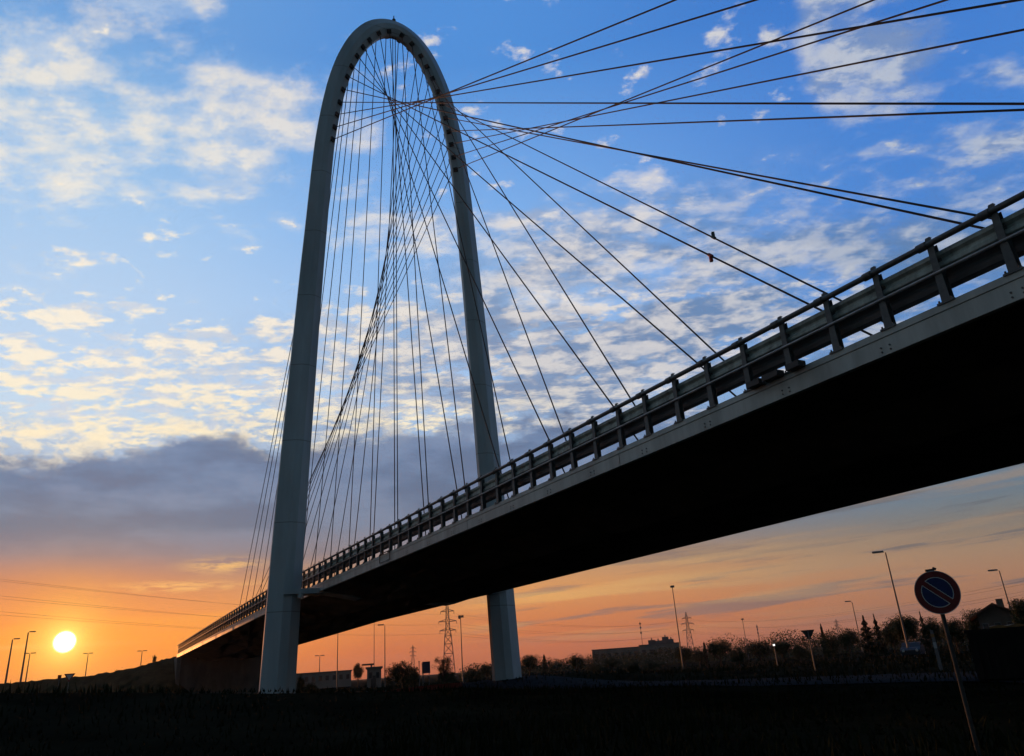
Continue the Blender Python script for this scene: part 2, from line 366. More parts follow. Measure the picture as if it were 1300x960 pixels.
# arch centre line (q,z,halfwidth)
arc=[(.572,-.14,1.24),(.568,0,1.22),(.5525,.5,1.18),(.533,1.0,1.12),(.4925,1.9,1.0),(.47,2.33,.95),(.4435,2.81,.91),(.425,3.02,.90),(.395,3.24,.91),(.355,3.44,.95),(.30,3.62,1.0),(.22,3.79,1.06),(.12,3.91,1.1),(.0,3.955,1.12)]
full=[(-q,z,a) for q,z,a in arc]+[(q,z,a) for q,z,a in arc[-2::-1]]
def cr(p0,p1,p2,p3,t):
    return [.5*((2*b)+(-a+c)*t+(2*a-5*b+4*c-d)*t*t+(-a+3*b-3*c+d)*t**3) for a,b,c,d in zip(p0,p1,p2,p3)]
fine=[]
for i in range(len(full)-1):
    p0=full[max(i-1,0)];p3=full[min(i+2,len(full)-1)]
    for k in range(16): fine.append(cr(p0,full[i],full[i+1],p3,k/16))
fine.append(full[-1])
SEC=[(1,.12),(.15,.56),(-.38,.54),(-1,.2),(-1,-.2),(-.38,-.54),(.15,-.56),(1,-.12)]
FR=[]
for i,(q,z,a) in enumerate(fine):
    q0,z0,_=fine[max(i-1,0)]; q1,z1,_=fine[min(i+1,len(fine)-1)]
    t=Vector((q1-q0,z1-z0)).normalized(); n=Vector((-t.y,t.x))   # left side travelling up the left leg = outward
    FR.append((q,z,a,n))
def archpt(fr,u,v):
    q,z,a,n=fr; p=B(S0,QC+q-.01,z,False)
    return p+(NV*n.x+UP*n.y)*(u*a)-DV*(v*a)
mb=MB(); mb.sweep([[archpt(f,u,v) for u,v in SEC] for f in FR]); arch=bld(mb,'arch',P['paint'])
# weld bands on the arch legs
def arch_at(side,z):
    c=[f for f in FR if (f[0]<0)==(side<0)]
    return min(c,key=lambda f:abs(f[1]-z))
mb=MB(); c=archpt(min(FR,key=lambda f:abs(f[0])),1,0)
mb.tube([c-UP*.1,c+UP*.75],.06,6); mb.tube([c,c+UP*.25],.2,8); mb.build('lightning_rod',P['box'],arch,base)
# anchors
AN=[(.048,3.915),(.135,3.872),(.203,3.797),(.251,3.715),(.285,3.625),(.31,3.53),(.336,3.43),(.357,3.33),(.376,3.23),(.392,3.13),(.407,3.03),(.416,2.94)]
SF=[3.44,3.0,2.54,2.10,1.655,1.21,.77,.34,-.085,-.505,-.91,-1.29]
SB=[4.31+.411*k for k in range(12)]
def anchor(side,k,fb):
    q,z=AN[k]
    c=[f for f in FR if (f[0]<0)==(side<0) or abs(f[0])<1e-6]
    def dd(f):
        q_,z_,a,n=f; x=q_-.66*a/LL*n.x; y=z_-.66*a/LL*n.y
        return math.hypot(x-side*q,y-z)
    f=min(c,key=dd)
    return f
DL=bpy.data
def oct_box(f,v):
    """square anchor housing standing proud of the inner facet"""
    mb=MB(); q,z,a,n=f
    N3=-(NV*n.x+UP*n.y); T3=Vector((0,0,0)); tv=(NV*(-n.y)+UP*n.x).normalized()
    c=archpt(f,-.66,.37*v)
    nn=(N3*.5-DV*v*.85).normalized(); side=tv.cross(nn).normalized()
    h=.26
    a4=[c+tv*i*h+side*j*h-nn*.15 for i,j in((-1,-1),(1,-1),(1,1),(-1,1))]
    b4=[p+nn*.32 for p in a4]; b4=[ (p-(c+nn*.17))*.8+(c+nn*.17) for p in b4]
    mb.hexa(a4,b4); return mb,c+nn*.17
CT=[]
for side in(-1,1):
    for k in range(12):
        f=anchor(side,k,0)
        for v,ss_,nm in((1,SF,'front'),(-1,SB,'rear')):
            mb,pt=oct_box(f,v); mb.build('anchor_box',P['box'],arch,base)
            CT.append((side,k,v,pt,ss_[k]))
for side in(-1,1):
    f=min(FR,key=lambda f:abs(f[0]-side*.012))
    CT.append((side,12,-1,archpt(f,-.9,0),3.885))
for side,k,v,pt,s in CT:
    end=B(s-side*.022,QC,.412)
    m2=MB()
    L_=(end-pt).length; n=2 if v<0 else 24
    # a cable this long sags a few centimetres
    sag=.0002*L_*L_/40 if v>0 else 0
    pts=[pt.lerp(end,i/n)-UP*(4*sag*(i/n)*(1-i/n)) for i in range(n+1)]
    m2.tube(pts,.040,8)
    cab=m2.build('stay_cable',P['cable'],bridge,base)
    m3=MB(); d=(pt-end).normalized(); m3.tube([end,end+d*1.3],.10,8); m3.tube([end+d*1.3,end+d*1.5],.075,8)
    m3.build('cable_socket',P['postm'],cab,base)
    if v>0 and k==6:
        # small clamp boxes on the two cables of the seventh pair
        t=.0; tgt=(907,299) if side>0 else (903.5,327)
        best=min((abs((lambda c:(CX-F*c.x/c.z))(M.transposed()@(pt.lerp(end,i/400)-Vector((0,0,EYE))))-tgt[0]),i) for i in range(100,395))[1]
        p=pt.lerp(end,best/400); off=UP*(.14 if side>0 else -.16)
        m4=MB(); m4.box(p+off,(.13,.13,.26)); m4.tube([p-d*.12,p+d*.12],.075,8)
        m4.build('clamp',P['postm'] if side>0 else P['redclamp'],cab,base)
# ---------------- deck
S_START,S_END=-3.6,9.95
SS=[S_START+ .0976*4*i for i in range(int((S_END-S_START)/.3904))]+[S_END]
W=.88
zt,zb=.4205,.385
sec=[(.97,zt),(1.0-.0,zt),(1.0-.0,zt)]
prof=[(1.012,zt),(1.012,zb+.002),(1.16,zb-.022),(1.30,zb-.062),(1.70,zb-.062),(1.80,zb-.028),(1+W-.012,zb+.002),(1+W-.012,zt)]
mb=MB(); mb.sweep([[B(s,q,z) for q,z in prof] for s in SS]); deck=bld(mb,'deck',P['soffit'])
# asphalt carriageway and kerbs on top
mb=MB(); mb.sweep([[B(s,q,z) for q,z in((1.05,zt+.0003),(1.05,zt+.004),(1.83,zt+.004),(1.83,zt+.0003))] for s in SS]); mb.build('carriageway',P['asphalt'],deck,base)
# fascia: panel, projecting top lip with a joint line, bolts
for near in (True,False):
    q0=1.0 if near else 1+W; sg=1 if near else -1
    pr=[(0,zt-.0095),(0,zb),(.011,zb),(.011,zt-.0095)]
    pr2=[(-.0012,zt+.0012),(-.0012,zt-.0088),(.013,zt-.0088),(.013,zt+.0012)]
    mb=MB(); mb.sweep([[B(s,q0+sg*a,z) for a,z in pr] for s in SS]); 
    fa=bld(mb,'fascia_panel',P['fascia'])
    mb=MB(); mb.sweep([[B(s,q0+sg*a,z) for a,z in pr2] for s in SS]); mb.build('fascia_lip',P['fascia'],fa,base)
    if near:
        mb=MB(); s=-.3
        while s<4.6:
            for ds in(-.0075,.0075):
                for zz in(.006,.0125):
                    p=B(s+ds,q0,zb+zz); mb.tube([p+NV*.02,p-NV*.022],.022,6)
            s+=.0976*2
        mb.build('bolt_row',P['postm'],fa,base)['kind']='stuff'
        # vertical joints between the panels
        mb=MB(); s=1.35
        while s<9.8:
            a=B(s,q0-.0006,zb); b=B(s,q0-.0006,zt-.0095)
            d=DV*.005; mb.hexa([a-d,a+d,a+d+NV*.05,a-d+NV*.05],[b-d,b+d,b+d+NV*.05,b-d+NV*.05]); s+=.78
        mb.build('panel_joint',P['box'],fa,base)
# splice cover and inspection frame on the near fascia
mb=MB()
for s,l in((.835,.028),(.885,.035),(.925,.03)):
    p=B(s,.992,zt+.004); mb.box(p,(l*LL,.28,.16),Matrix.Rotation(math.pi/2-A0,3,'Z'))
mb.build('drain_cover',P['box'],deck,base)
mb=MB(); a=B(2.79,.995,zt+.004); b=B(2.90,.995,zt+.004)
dn=UP*(-.52)
for p in(a,b): mb.tube([p,p+dn],.03,6)
mb.tube([a,b],.03,6); mb.tube([a+dn*.98,b+dn*.98],.02,6); mb.build('inspection_frame',P['box'],deck,base)
# ---------------- guard rail
RES=[.16,.116,.074,.023,-.009,-.026,-.042,-.044,-.06,-.035,-.05,-.06,-.038,-.017]
PS=[.4657+.0976*(i-1+(RES[i] if i<len(RES) else 0)) for i in range(98)]
H=.0985
zr=.4225
SR_=[S_START+.0976*2*i for i in range(int((S_END-S_START)/.1952))]+[S_END]
def beamprof(z0,z1,q,dep,wave=True):
    h=z1-z0
    o=[(0,0),(dep,.12),(dep,.30),(.2*dep,.45),(.2*dep,.55),(dep,.70),(dep,.88),(0,1)]
    outer=[(q-a,z0+b*h) for a,b in o]; inner=[(q-a+.0014,z0+b*h) for a,b in o[::-1]]
    return outer+inner
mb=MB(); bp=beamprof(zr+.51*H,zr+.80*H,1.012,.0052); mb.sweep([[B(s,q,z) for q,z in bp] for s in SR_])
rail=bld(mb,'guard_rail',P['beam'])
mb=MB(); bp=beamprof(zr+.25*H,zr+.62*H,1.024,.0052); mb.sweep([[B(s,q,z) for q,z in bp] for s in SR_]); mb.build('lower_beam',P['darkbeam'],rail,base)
mb=MB(); mb.tube([B(s,.9995,zr+.905*H) for s in SR_],.072,10)
for s in PS:
    if s<3: mb.tube([B(s+.004,.9995,zr+.905*H),B(s+.018,.9995,zr+.905*H)],.098,10)
mb.build('top_tube',P['postm'],rail,base)
mb=MB(); mb.tube([B(s,.9985,zr+.445*H) for s in SR_],.036,8); mb.build('middle_tube',P['galv'],rail,base)
post_me=None; rot=Matrix.Rotation(math.pi/2-A0,4,'Z')
hh=H*LL
mb=MB()
def slab(x0,x1,y0,y1,z0,z1,X0=None,X1=None):
    X0=x0 if X0 is None else X0; X1=x1 if X1 is None else X1
    mb.hexa([(x0,y0,z0),(x1,y0,z0),(x1,y1,z0),(x0,y1,z0)],[(X0,y0,z1),(X1,y0,z1),(X1,y1,z1),(X0,y1,z1)])
# local x along the deck, y lateral (towards viewer = +y), z up; H-profile tapering upward
slab(-.105,.105,.07,.085,0,hh*.5,-.085,.085); slab(-.085,.085,.07,.085,hh*.5,hh,-.07,.07)
slab(-.105,.105,-.09,-.075,0,hh*.9,-.07,.07)
slab(-.012,.012,-.075,.07,0,hh*.98)
slab(-.20,.20,-.14,.13,-.02,.03); 
slab(-.07,.07,.02,.085,hh,hh+.03,-.05,.05)
for x in(-.15,.15):
    for y in(-.1,.1): mb.tube([(x,y,.03),(x,y,.08)],.022,6)
post0=mb.build('post',P['postm'],rail,(0,0,0))
for i,s in enumerate(PS):
    o=post0 if i==0 else post0.copy()
    if i: link(o,rail)
    p=B(s,1.005,zr-.001); hd=cen(s)[1]
    o.location=p-base; o.rotation_euler=(0,0,math.pi/2-A0-hd)
# brackets joining the legs to the deck and the cross beam under it
mb=MB()
def qz(q,z,s): return B(s,q,z,False)
for s_a,s_b in((S0-.055,S0+.055),):
    cs=[(.86,.435),(.86,.37),(1.16,.345),(1.70,.318),(1.98,.365),(1.98,.41)]
    mb.sweep([[qz(q,z,s) for q,z in((.84,.40),(.84,.375),(1.05,.378),(1.2,.35),(1.68,.314),(1.80,.345),(1.98,.372),(1.98,.40),(1.85,.40),(1.005,.40))] for s in(s_a,s_b)])
bld(mb,'cross_beam',P['paint'])
mb=MB(); p=B(S0-.06,.915,.372,False); mb.tube([p,p-UP*.25],.22,12); mb.tube([p-UP*.0,p+UP*.15],.1,8); bld(mb,'underdeck_lamp',P['lens'])
# abutment under the far end
mb=MB()
hz=EYE+(zb-.004+dz_(9.62))*LL
def ab(s,q,z): p=B(s,q,0); return Vector((p.x,p.y,z))
mb.hexa([ab(9.62,1.02,0),ab(9.62,1.86,0),ab(10.2,1.86,0),ab(10.2,1.02,0)],[ab(9.62,1.02,hz),ab(9.62,1.86,hz),ab(10.2,1.86,hz),ab(10.2,1.02,hz)])
abut=bld(mb,'abutment',P['concrete'])
mb=MB(); zt2=EYE+(zb+dz_(S_END)-.002)*LL
mb.hexa([ab(9.5,.985,0),ab(9.5,1.018,0),ab(10.5,1.018,0),ab(10.5,.985,0)],[ab(9.7,.985,zt2),ab(9.7,1.018,zt2),ab(10.5,1.018,zt2),ab(10.5,.985,zt2)])
mb.build('wing_wall',P['concrete'],abut,base)
for q in(1.2,1.42,1.64):
    mb=MB(); mb.box(ab(9.55,q,hz-.4),(1.2,1.2,.5),Matrix.Rotation(math.pi/2-A0,3,'Z')); mb.build('bearing_block',P['concrete'],abut,base)
# ================================================================ GROUND
def hills(x,y):
    p=Vector((x,y,0)); s=p.dot(DV)/LL; q=p.dot(NV)/LL
    z=0
    # long verge bank between the viewer and the bridge, climbing to the left
    d_=math.hypot(x,y)
    if 14<d_<75 and y>0:
        a_=math.degrees(math.atan2(x,y)); t_=min(1,max(0,(a_+48)/62))
        hb=2.75*(1-t_)**1.05 if a_>-60 else 2.7
        hb*=min(1,max(0,(a_+100)/40))
        z+=hb*math.exp(-((d_-40)/9.)**2)
    # low bank round the far leg
    z+=.9*math.exp(-((s-3.95)**2/.35+(q-2.25)**2/.5))
    z+=.35*math.sin(x*.045+1)*math.sin(y*.037)*min(1,max(0,(math.hypot(x,y)-40)/60))
    return z
def grid(xs,ys,fn): 
    mb=MB(); vs=[(x,y,fn(x,y)) for y in ys for x in xs]; nx=len(xs)
    fs=[(j*nx+i,j*nx+i+1,(j+1)*nx+i+1,(j+1)*nx+i) for j in range(len(ys)-1) for i in range(nx-1)]
    mb.add(vs,fs,True); return mb
def spread(lo,hi,fine0,step,coarse):
    a=[]; x=lo
    while x<hi:
        a.append(x); x+= step if abs(x)<fine0 else coarse
    a.append(hi); return a
xs=spread(-3000,3000,240,6,240); ys=spread(-3000,3000,330,6,240)
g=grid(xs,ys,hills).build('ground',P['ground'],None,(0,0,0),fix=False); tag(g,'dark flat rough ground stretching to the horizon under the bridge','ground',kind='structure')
# embankment carrying the road beyond the abutment, crest traced by height above the horizon
crest=[(262,822,176),(223,833,164),(205,838,162),(180,845,163),(150,851.5,166),(120,856.5,170),(90,859.5,175),(60,862.5,180),(30,865.5,186),(0,868.5,192),(-60,873,205),(-160,880,225),(-300,893,255)]
rings=[]
for u,v,d in crest:
    p,h=at(u,v,d); dirv=Vector((p.x,p.y,0)).normalized()
    pts=[p-dirv*(h*2.3)+UP*-.3, p-dirv*(h*1.2)+UP*h*.50, p-dirv*1.2+UP*(h-.15), p+dirv*1.0+UP*h, p+dirv*9+UP*h, p+dirv*(9+h*2)+UP*-.3]
    rings.append(pts)
# subdivide with slight unevenness
fr=[]
for a,b in zip(rings[:-1],rings[1:]):
    for k in range(6):
        t=k/6; row=[]
        for j,(p,q) in enumerate(zip(a,b)):
            v=p.lerp(q,t)
            if 0<j<5: v=v+UP*random.uniform(-.13,.13)
            row.append(v)
        fr.append(row)
fr.append(rings[-1])
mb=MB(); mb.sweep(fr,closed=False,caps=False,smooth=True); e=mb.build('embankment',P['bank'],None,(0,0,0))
tag(e,'dark grassy embankment climbing to the far end of the bridge','embankment',kind='structure')
# road passing under the bridge
def ribbon(pts,w,z,name,m,lab,cat,kind='structure'):
    mb=MB(); rows=[]
    for i,p in enumerate(pts):
        p=Vector(p); a=Vector(pts[max(i-1,0)]); b=Vector(pts[min(i+1,len(pts)-1)]); t=(b-a).normalized(); n=Vector((t.y,-t.x,0))
        rows.append([Vector((p+n*k).to_tuple()[:2]+(0,)) for k in(-w/2,0,w/2)])
    for r_ in rows:
        for v in r_: v.z=hills(v.x,v.y)+z
    mb.sweep(rows,closed=False,caps=False,smooth=True); o=mb.build(name,m,None,(0,0,0)); tag(o,lab,cat,kind=kind); return o
rp=[at(u,v,d)[0] for u,v,d in((1500,860,34),(1300,860,40),(1100,860,44),(900,860,50),(700,860,62),(500,860,84),(390,860,110),(330,860,150))]
road=[]
for i in range(len(rp)-1):
    for k in range(10): road.append(Vector(cr(rp[max(i-1,0)],rp[i],rp[i+1],rp[min(i+2,len(rp)-1)],k/10)))
ribbon(road,7.5,.05,'road',P['asphalt'],'dark asphalt road curving under the bridge deck','road')
# ================================================================ STREET LAMPS
def lamp_mesh(h,style,root,thin=1.):
    mb=MB(); mb.tube([(0,0,0),(0,0,h*.5),(0,0,h)],[.11*thin,.085*thin,.06*thin],8); mb.build('pole',P['pole'],root)
    mb=MB(); mb.box((0,0,.2),(.34,.34,.4)); mb.build('footing',P['concrete'],root)
    def head(x):
        mb=MB(); s=1 if x>0 else -1
        mb.hexa([(s*.15,-.16,h+.02),(s*1.25,-.20,h+.06),(s*1.25,.20,h+.06),(s*.15,.16,h+.02)],[(s*.15,-.10,h+.20),(s*1.2,-.12,h+.22),(s*1.2,.12,h+.22),(s*.15,.10,h+.20)])
        o=mb.build('lamp_head',P['pole'],root)
        m2=MB(); m2.box((s*.8,0,h+.035),(.7,.28,.03)); m2.build('lens',P['lens'],o)
    if style in('L','T'): head(-1)
    if style in('R','T'): head(1)
    if style=='C':
        for k in range(3):
            a=k*2.1; mb=MB(); mb.box((.3*math.cos(a),.3*math.sin(a),h-.1-.15*(k%2)),(.42,.34,.34)); mb.build('floodlight',P['pole'],root)
    if style=='B':
        mb=MB(); mb.tube([(0,0,h),(0,0,h+.3)],.36,10); mb.build('lamp_head',P['pole'],root)
    if style=='A':
        for zz in(.72,.84,.93):
            mb=MB(); mb.box((0,0,h*zz),(.55,.5,.6)); mb.build('aerial_panel',P['pole'],root)
def lamp(u,v,h,style,lab,cat='street lamp',name='street_lamp',z0=None,thin=1.,group=None,dist=None):
    az_,el_=azel(u,v)
    z0=0 if z0 is None else z0
    d=dist or (z0+h-EYE)/math.tan(el_)
    p,top=at(u,v,d)
    p.z=z0 if z0 else hills(p.x,p.y)
    root=empty(name,p,-math.atan2(p.x,p.y)); tag(root,lab,cat,group)
    lamp_mesh(top-p.z,style,root,thin); return root
G='street lamps standing round the junction'
def on_crest(u,v,d):
    return at(u,v,d)[1]
lamp(16,812,9,'R','leftmost street lamp left of the setting sun, single head pointing right',z0=on_crest(6,867,190)-.2,dist=190,group=G,thin=1.7)
lamp(36,803,9,'R','tall street lamp with one head, second from the left edge, beside the sun',z0=on_crest(25,865.5,187)-.2,dist=187,group=G,thin=1.7)
lamp(38,830,8,'T','small double-headed street lamp just behind the second lamp left of the sun',z0=on_crest(32,866,230)-1,dist=230,group=G,thin=1.4)
lamp(112,830,8,'T','faint distant lamp on the embankment just right of the sun',z0=on_crest(110,860,260)-2,dist=260,group=G,thin=1.3)
lamp(180.5,827,8,'T','short distant lamp above the embankment near the end of the bridge',z0=on_crest(179,850,250)-2,dist=250,group=G,thin=1.3)
lamp(429,802,10,'L','thin single-headed lamp seen under the deck, nearest the left arch leg',group=G)
lamp(406,833,8,'T','tiny faraway lamp seen under the deck above the long low hall',group=G,thin=1.3)
lamp(488.5,794,10,'L','single-headed lamp rising behind the dark round bush under the deck',group=G)
lamp(584.5,782,10,'C','pole with a clump of floodlights between the big pylon and the right arch leg','floodlight pole',name='floodlight_mast')
lamp(853.5,746,12,'B','tallest lamp post, rising alone beside the distant pylon right of the bridge',group=G)
lamp(942.5,787,9,'B','small round-headed lamp above the trees right of the distant pylon',group=G)
lamp(1081.5,764,9,'L','short street lamp above the conifers, left of the big leaning lamp',group=G)
lamp(1124,701.5,10,'L','large single-headed street lamp left of the no-parking sign',group=G)
lamp(1268.5,724.5,9,'L','street lamp at the right edge beside the gabled house',group=G)
lamp(812,788,14,'A','slim mast carrying stacked aerials above the flat-roofed sheds','aerial mast',name='aerial_mast')
lamp(960.5,793,11,'A','stubby aerial mast among the trees right of the small round lamp','aerial mast',name='aerial_mast',thin=1.6)
lamp(475,786,16,'N','bare thin mast without head, half hidden by the deck under the arch','mast',name='bare_mast')
lamp(376.8,800,12,'N','bare pole tight against the foot of the left arch leg','mast',name='bare_mast')
# ================================================================ LATTICE PYLONS AND WIRES
def pylon(u,v,h,lab,hw=2.6,levels=7,arms=((.90,2.6),(.78,3.4),(.66,3.0)),thick=.14,az_arm=None):
    el_=azel(u,v)[1]; d=(h-EYE)/math.tan(el_); p,_=at(u,v,d)
    r0=empty('electricity_pylon',p,az_arm if az_arm is not None else -math.atan2(p.x,p.y)); tag(r0,lab,'pylon','electricity pylons on the plain')
    mb=MB()
    def wd(t): return hw*(1-t)**1.0*.9+.42 if t<.6 else .42+hw*.36*(1-(t-.6)/.4)*.6
    zs=[0,.16,.31,.44,.55,.64,.72,.80,.88,.95,1.0]
    cor=((-1,-1),(1,-1),(1,1),(-1,1))
    for a,b in zip(zs[:-1],zs[1:]):
        wa,wb=wd(a),wd(b)
        if b==1.0: wb=.06
        for i in range(4):
            x,y=cor[i]; X,Y=cor[(i+1)%4]
            mb.tube([(x*wa,y*wa,a*h),(x*wb,y*wb,b*h)],thick,4,caps=False,smooth=False)
            mb.tube([(x*wa,y*wa,a*h),(X*wb,Y*wb,b*h)],thick*.55,4,caps=False,smooth=False)
            mb.tube([(X*wa,Y*wa,a*h),(x*wb,y*wb,b*h)],thick*.55,4,caps=False,smooth=False)
            mb.tube([(x*wb,y*wb,b*h),(X*wb,Y*wb,b*h)],thick*.55,4,caps=False,smooth=False)
    mb.build('tower',P['lattice'],r0)
    tips=[]
    for t,l in arms:
        z=t*h; ww=wd(t); mb=MB()
        for s in(-1,1):
            for y in(-1,1):
                mb.tube([(s*ww,y*ww,z),(s*l,0,z+.1)],thick*.8,4,smooth=False); mb.tube([(s*ww,y*ww,z+h*.03),(s*l,0,z+.15)],thick*.6,4,smooth=False)
                mb.tube([(s*(ww+l)/2,y*ww*.5,z+.05),(s*(ww+l)/2,y*ww*.5,z+h*.017)],thick*.5,4,smooth=False)
        o=mb.build('cross_arm',P['lattice'],r0)
        for s in(-1,1):
            m2=MB(); m2.tube([(s*l,0,z),(s*l,0,z-1.1)],.11,6); m2.build('insulator',P['box'],o)
            q=Matrix.Rotation(r0.rotation_euler.z,3,'Z')@Vector((s*l,0,z-1.1)); tips.append(p+q)
    return r0,tips
pA,tA=pylon(567.5,766,31,'largest lattice electricity pylon, standing under the deck left of the right arch leg',arms=((.885,3.0),(.745,4.0),(.62,3.6)),thick=.17)
pB,tB=pylon(870.5,777,31,'lattice electricity pylon beside the tallest lamp post, above the sheds',arms=((.86,3.2),(.74,4.4),(.6,3.8)),thick=.2)
pC,tC=pylon(524,819,30,'faint far-off pylon between the dark bush and the largest pylon',thick=.22,hw=2.2)
pD,tD=pylon(1061,786,30,'faint far-off pylon above the low trees left of the conifers',thick=.22,hw=2.2)
def wire(a,b,sag,lab,grp,r=.045):
    n=28; a=Vector(a);b=Vector(b)
    o3=a.copy(); o3.z=0
    mb=MB(); mb.tube([a.lerp(b,i/n)-UP*(4*sag*(i/n)*(1-i/n)) for i in range(n+1)],r,5,caps=False)
    o=mb.build('overhead_wire',P['wire'],None,o3); tag(o,lab,'wire',grp); return o
# near supports outside the left edge
for i,(v0,v1) in enumerate(((728,731),(750,754.5),(771,776))):
    for j,v in enumerate((v0,v1)):
        d=150; p,h=at(-60,v,d); p.z=h
        lv=('upper','middle','lowest')[i]; sd=('upper','lower')[j]
        wire(p,tA[i*2+j],2.0,'%s wire of the %s pair crossing the sky left of the bridge above the sun'%(sd,lv),'overhead wires left of the bridge',r=.015)
for i in range(3):
    for j in range(2):
        lv=('top','middle','bottom')[i]; sd=('left','right')[j]
        wire(tA[i*2+j],tB[i*2+j],5.,'wire between the two large pylons from their %s cross-arm, %s tip'%(lv,sd),'overhead wires between the large pylons',r=.035)
        p,h=at(1420,(712,727,742)[i]+j*5,260); p.z=h
        wire(tB[i*2+j],p,6.,'wire running right from the %s cross-arm, %s tip, of the pylon by the sheds'%(lv,sd),'overhead wires right of the bridge',r=.03)
# ================================================================ TREES
def crown_mesh(kind,seed,leaf=.16,n=2200):
    rnd=random.Random(seed); mb=MB()
    def leafq(c,s):
        a=Vector((rnd.gauss(0,1),rnd.gauss(0,1),rnd.gauss(0,1))).normalized(); b=a.orthogonal().normalized(); b=Matrix.Rotation(rnd.uniform(0,6.28),3,a)@b; c2=a.cross(b)
        mb.add([c-b*s,c-c2*s*.6,c+b*s,c+c2*s*.6],[(0,1,2,3)])
    # unit tree: height 1, crown in the upper part
    if kind in('round','bush','loose'):
        zc,rz,rx=(.62,.36,.42) if kind!='bush' else (.47,.50,.60)
        cl=[]
        for _ in range(44 if kind!='loose' else 34):
            while 1:
                v=Vector((rnd.uniform(-1,1),rnd.uniform(-1,1),rnd.uniform(-1,1)))
                if v.length<1: break
            v=v*(.45+.5*rnd.random()); v.z=v.z if v.z>-.55 else -.55
            cl.append((Vector((v.x*rx*.85,v.y*rx*.85,zc+v.z*rz*.85)),rnd.uniform(.09,.19)*(1 if kind!='loose' else .6)))
        for i in range(n):
            c,r=cl[rnd.randrange(len(cl))]
            v=Vector((rnd.gauss(0,1),rnd.gauss(0,1),rnd.gauss(0,1))).normalized()*r*(rnd.random()**.5)
            leafq(c+v,rnd.uniform(.008,.018)*(1.1 if kind!='loose' else .8))
    if kind=='conifer':
        for i in range(n):
            t=rnd.random()**.75; z=1-t*.93; tier=.75+.35*math.sin(z*38+math.sin(z*9)*2); r=.24*t*tier*(.35+.65*rnd.random()**.5); a=rnd.uniform(0,6.28)
            leafq(Vector((math.cos(a)*r,math.sin(a)*r,z-r*.25)),rnd.uniform(.007,.015))
    if kind=='poplar':
        for i in range(n):
            z=rnd.uniform(.10,1); r=.10*math.sin(min(1,(1-z)*1.6+.05)*1.57)*(.9+.25*math.sin(z*30))*rnd.random()**.5; a=rnd.uniform(0,6.28)
            leafq(Vector((math.cos(a)*r,math.sin(a)*r,z)),rnd.uniform(.010,.020))
    return mb
def trunk_mesh(kind,seed):
    rnd=random.Random(seed+99); mb=MB()
    top=.97 if kind in('conifer','poplar') else .6
    mb.tube([(0,0,-.02),(.006,.004,top*.4),(-.005,0,top*.75),(0,.004,top)],[.028,.02,.013,.006],7)
    if kind in('round','loose','bush'):
        for i in range(9 if kind!='loose' else 22):
            a=rnd.uniform(0,6.28); z0=rnd.uniform(.18,.5); l=rnd.uniform(.22,.38); e=rnd.uniform(.5,1.2)
            d=Vector((math.cos(a)*math.cos(e),math.sin(a)*math.cos(e),math.sin(e)))
            p=Vector((0,0,z0)); q=p+d*l*.5; r=q+(d+Vector((0,0,.25)))*l*.5
            mb.tube([p,q,r],[.010,.007,.003],5)
            for k in range(2):
                f=(d+Vector((rnd.uniform(-.7,.7),rnd.uniform(-.7,.7),rnd.uniform(0,.7)))).normalized(); mb.tube([q,q+f*l*.5],[.005,.002],4)
    return mb
PRO={}
def proto(kind,var,matk):
    key=(kind,var,matk)
    if key not in PRO:
        c=crown_mesh(kind,hash(kind)%97 if False else var*13+len(kind),n={'round':9000,'bush':10000,'loose':3200,'conifer':6000,'poplar':3000}[kind])
        me1=bpy.data.meshes.new('crown'); me1.from_pydata(c.v,[],c.f); me1.materials.append(P[matk])
        t=trunk_mesh(kind,var); me2=bpy.data.meshes.new('trunk'); me2.from_pydata(t.v,[],t.f); me2.materials.append(P['bark'])
        PRO[key]=(me1,me2)
    return PRO[key]
GT='trees along the edge of the plain'
def tree(u,v,d,kind,lab,wpx=None,matk='leafA',var=0,name='tree',lean=0,cat='tree',z0=None):
    p,h=at(u,v,d); p.z=(hills(p.x,p.y) if z0 is None else z0)-.1; h-=p.z
    nat={'round':.95,'bush':1.25,'loose':1.0,'conifer':.42,'poplar':.2}[kind]
    sx=h if wpx is None else (wpx/F*d)/nat
    root=empty(name,p,random.uniform(0,6.28)); tag(root,lab,cat,GT)
    a,b=proto(kind,var,matk)
    for nm,me in(('trunk',b),('crown',a)):
        o=bpy.data.objects.new(nm,me); link(o,root); o.scale=(sx,sx,h)
    root.rotation_euler=(lean,0,root.rotation_euler.z) if lean else root.rotation_euler
    return root
tree(455,838.5,190,'round','small round-crowned tree under the deck, beside the flat canopy',20,'leafB',1,'round_tree')
tree(511,829.5,105,'bush','big dark round bush under the middle of the deck',58,'leafA',12,'bush',cat='bush')
tree(527,846,112,'bush','low dark shrub on the right flank of the big round bush',22,'leafA',3,'bush',cat='bush')
tree(563,825,100,'loose','open see-through tree in front of the largest pylon',42,'leafB',4,'open_tree')
tree(566,843,104,'bush','dark thick shrub at the foot of the open see-through tree',36,'leafA',5,'bush',cat='bush')
tree(600,845,130,'bush','low hedge bush just left of the right arch leg',32,'leafA',6,'bush',cat='bush')
tree(617,842,150,'round','small tree touching the left side of the right arch leg',22,'leafA',7,'round_tree')
tree(382,852,92,'bush','dark shrub in the corner beside the left arch leg',16,'leafA',3,'bush',cat='bush')
tree(395,858,80,'bush','lower dark shrub a step right of the left arch leg',30,'leafA',8,'bush',cat='bush')
tree(671,829,150,'round','first tree right of the right arch leg',34,'leafA',9,'round_tree')
tree(690.5,831,170,'poplar','small narrow tree standing free right of the arch leg',7,'leafA',1,'narrow_tree')
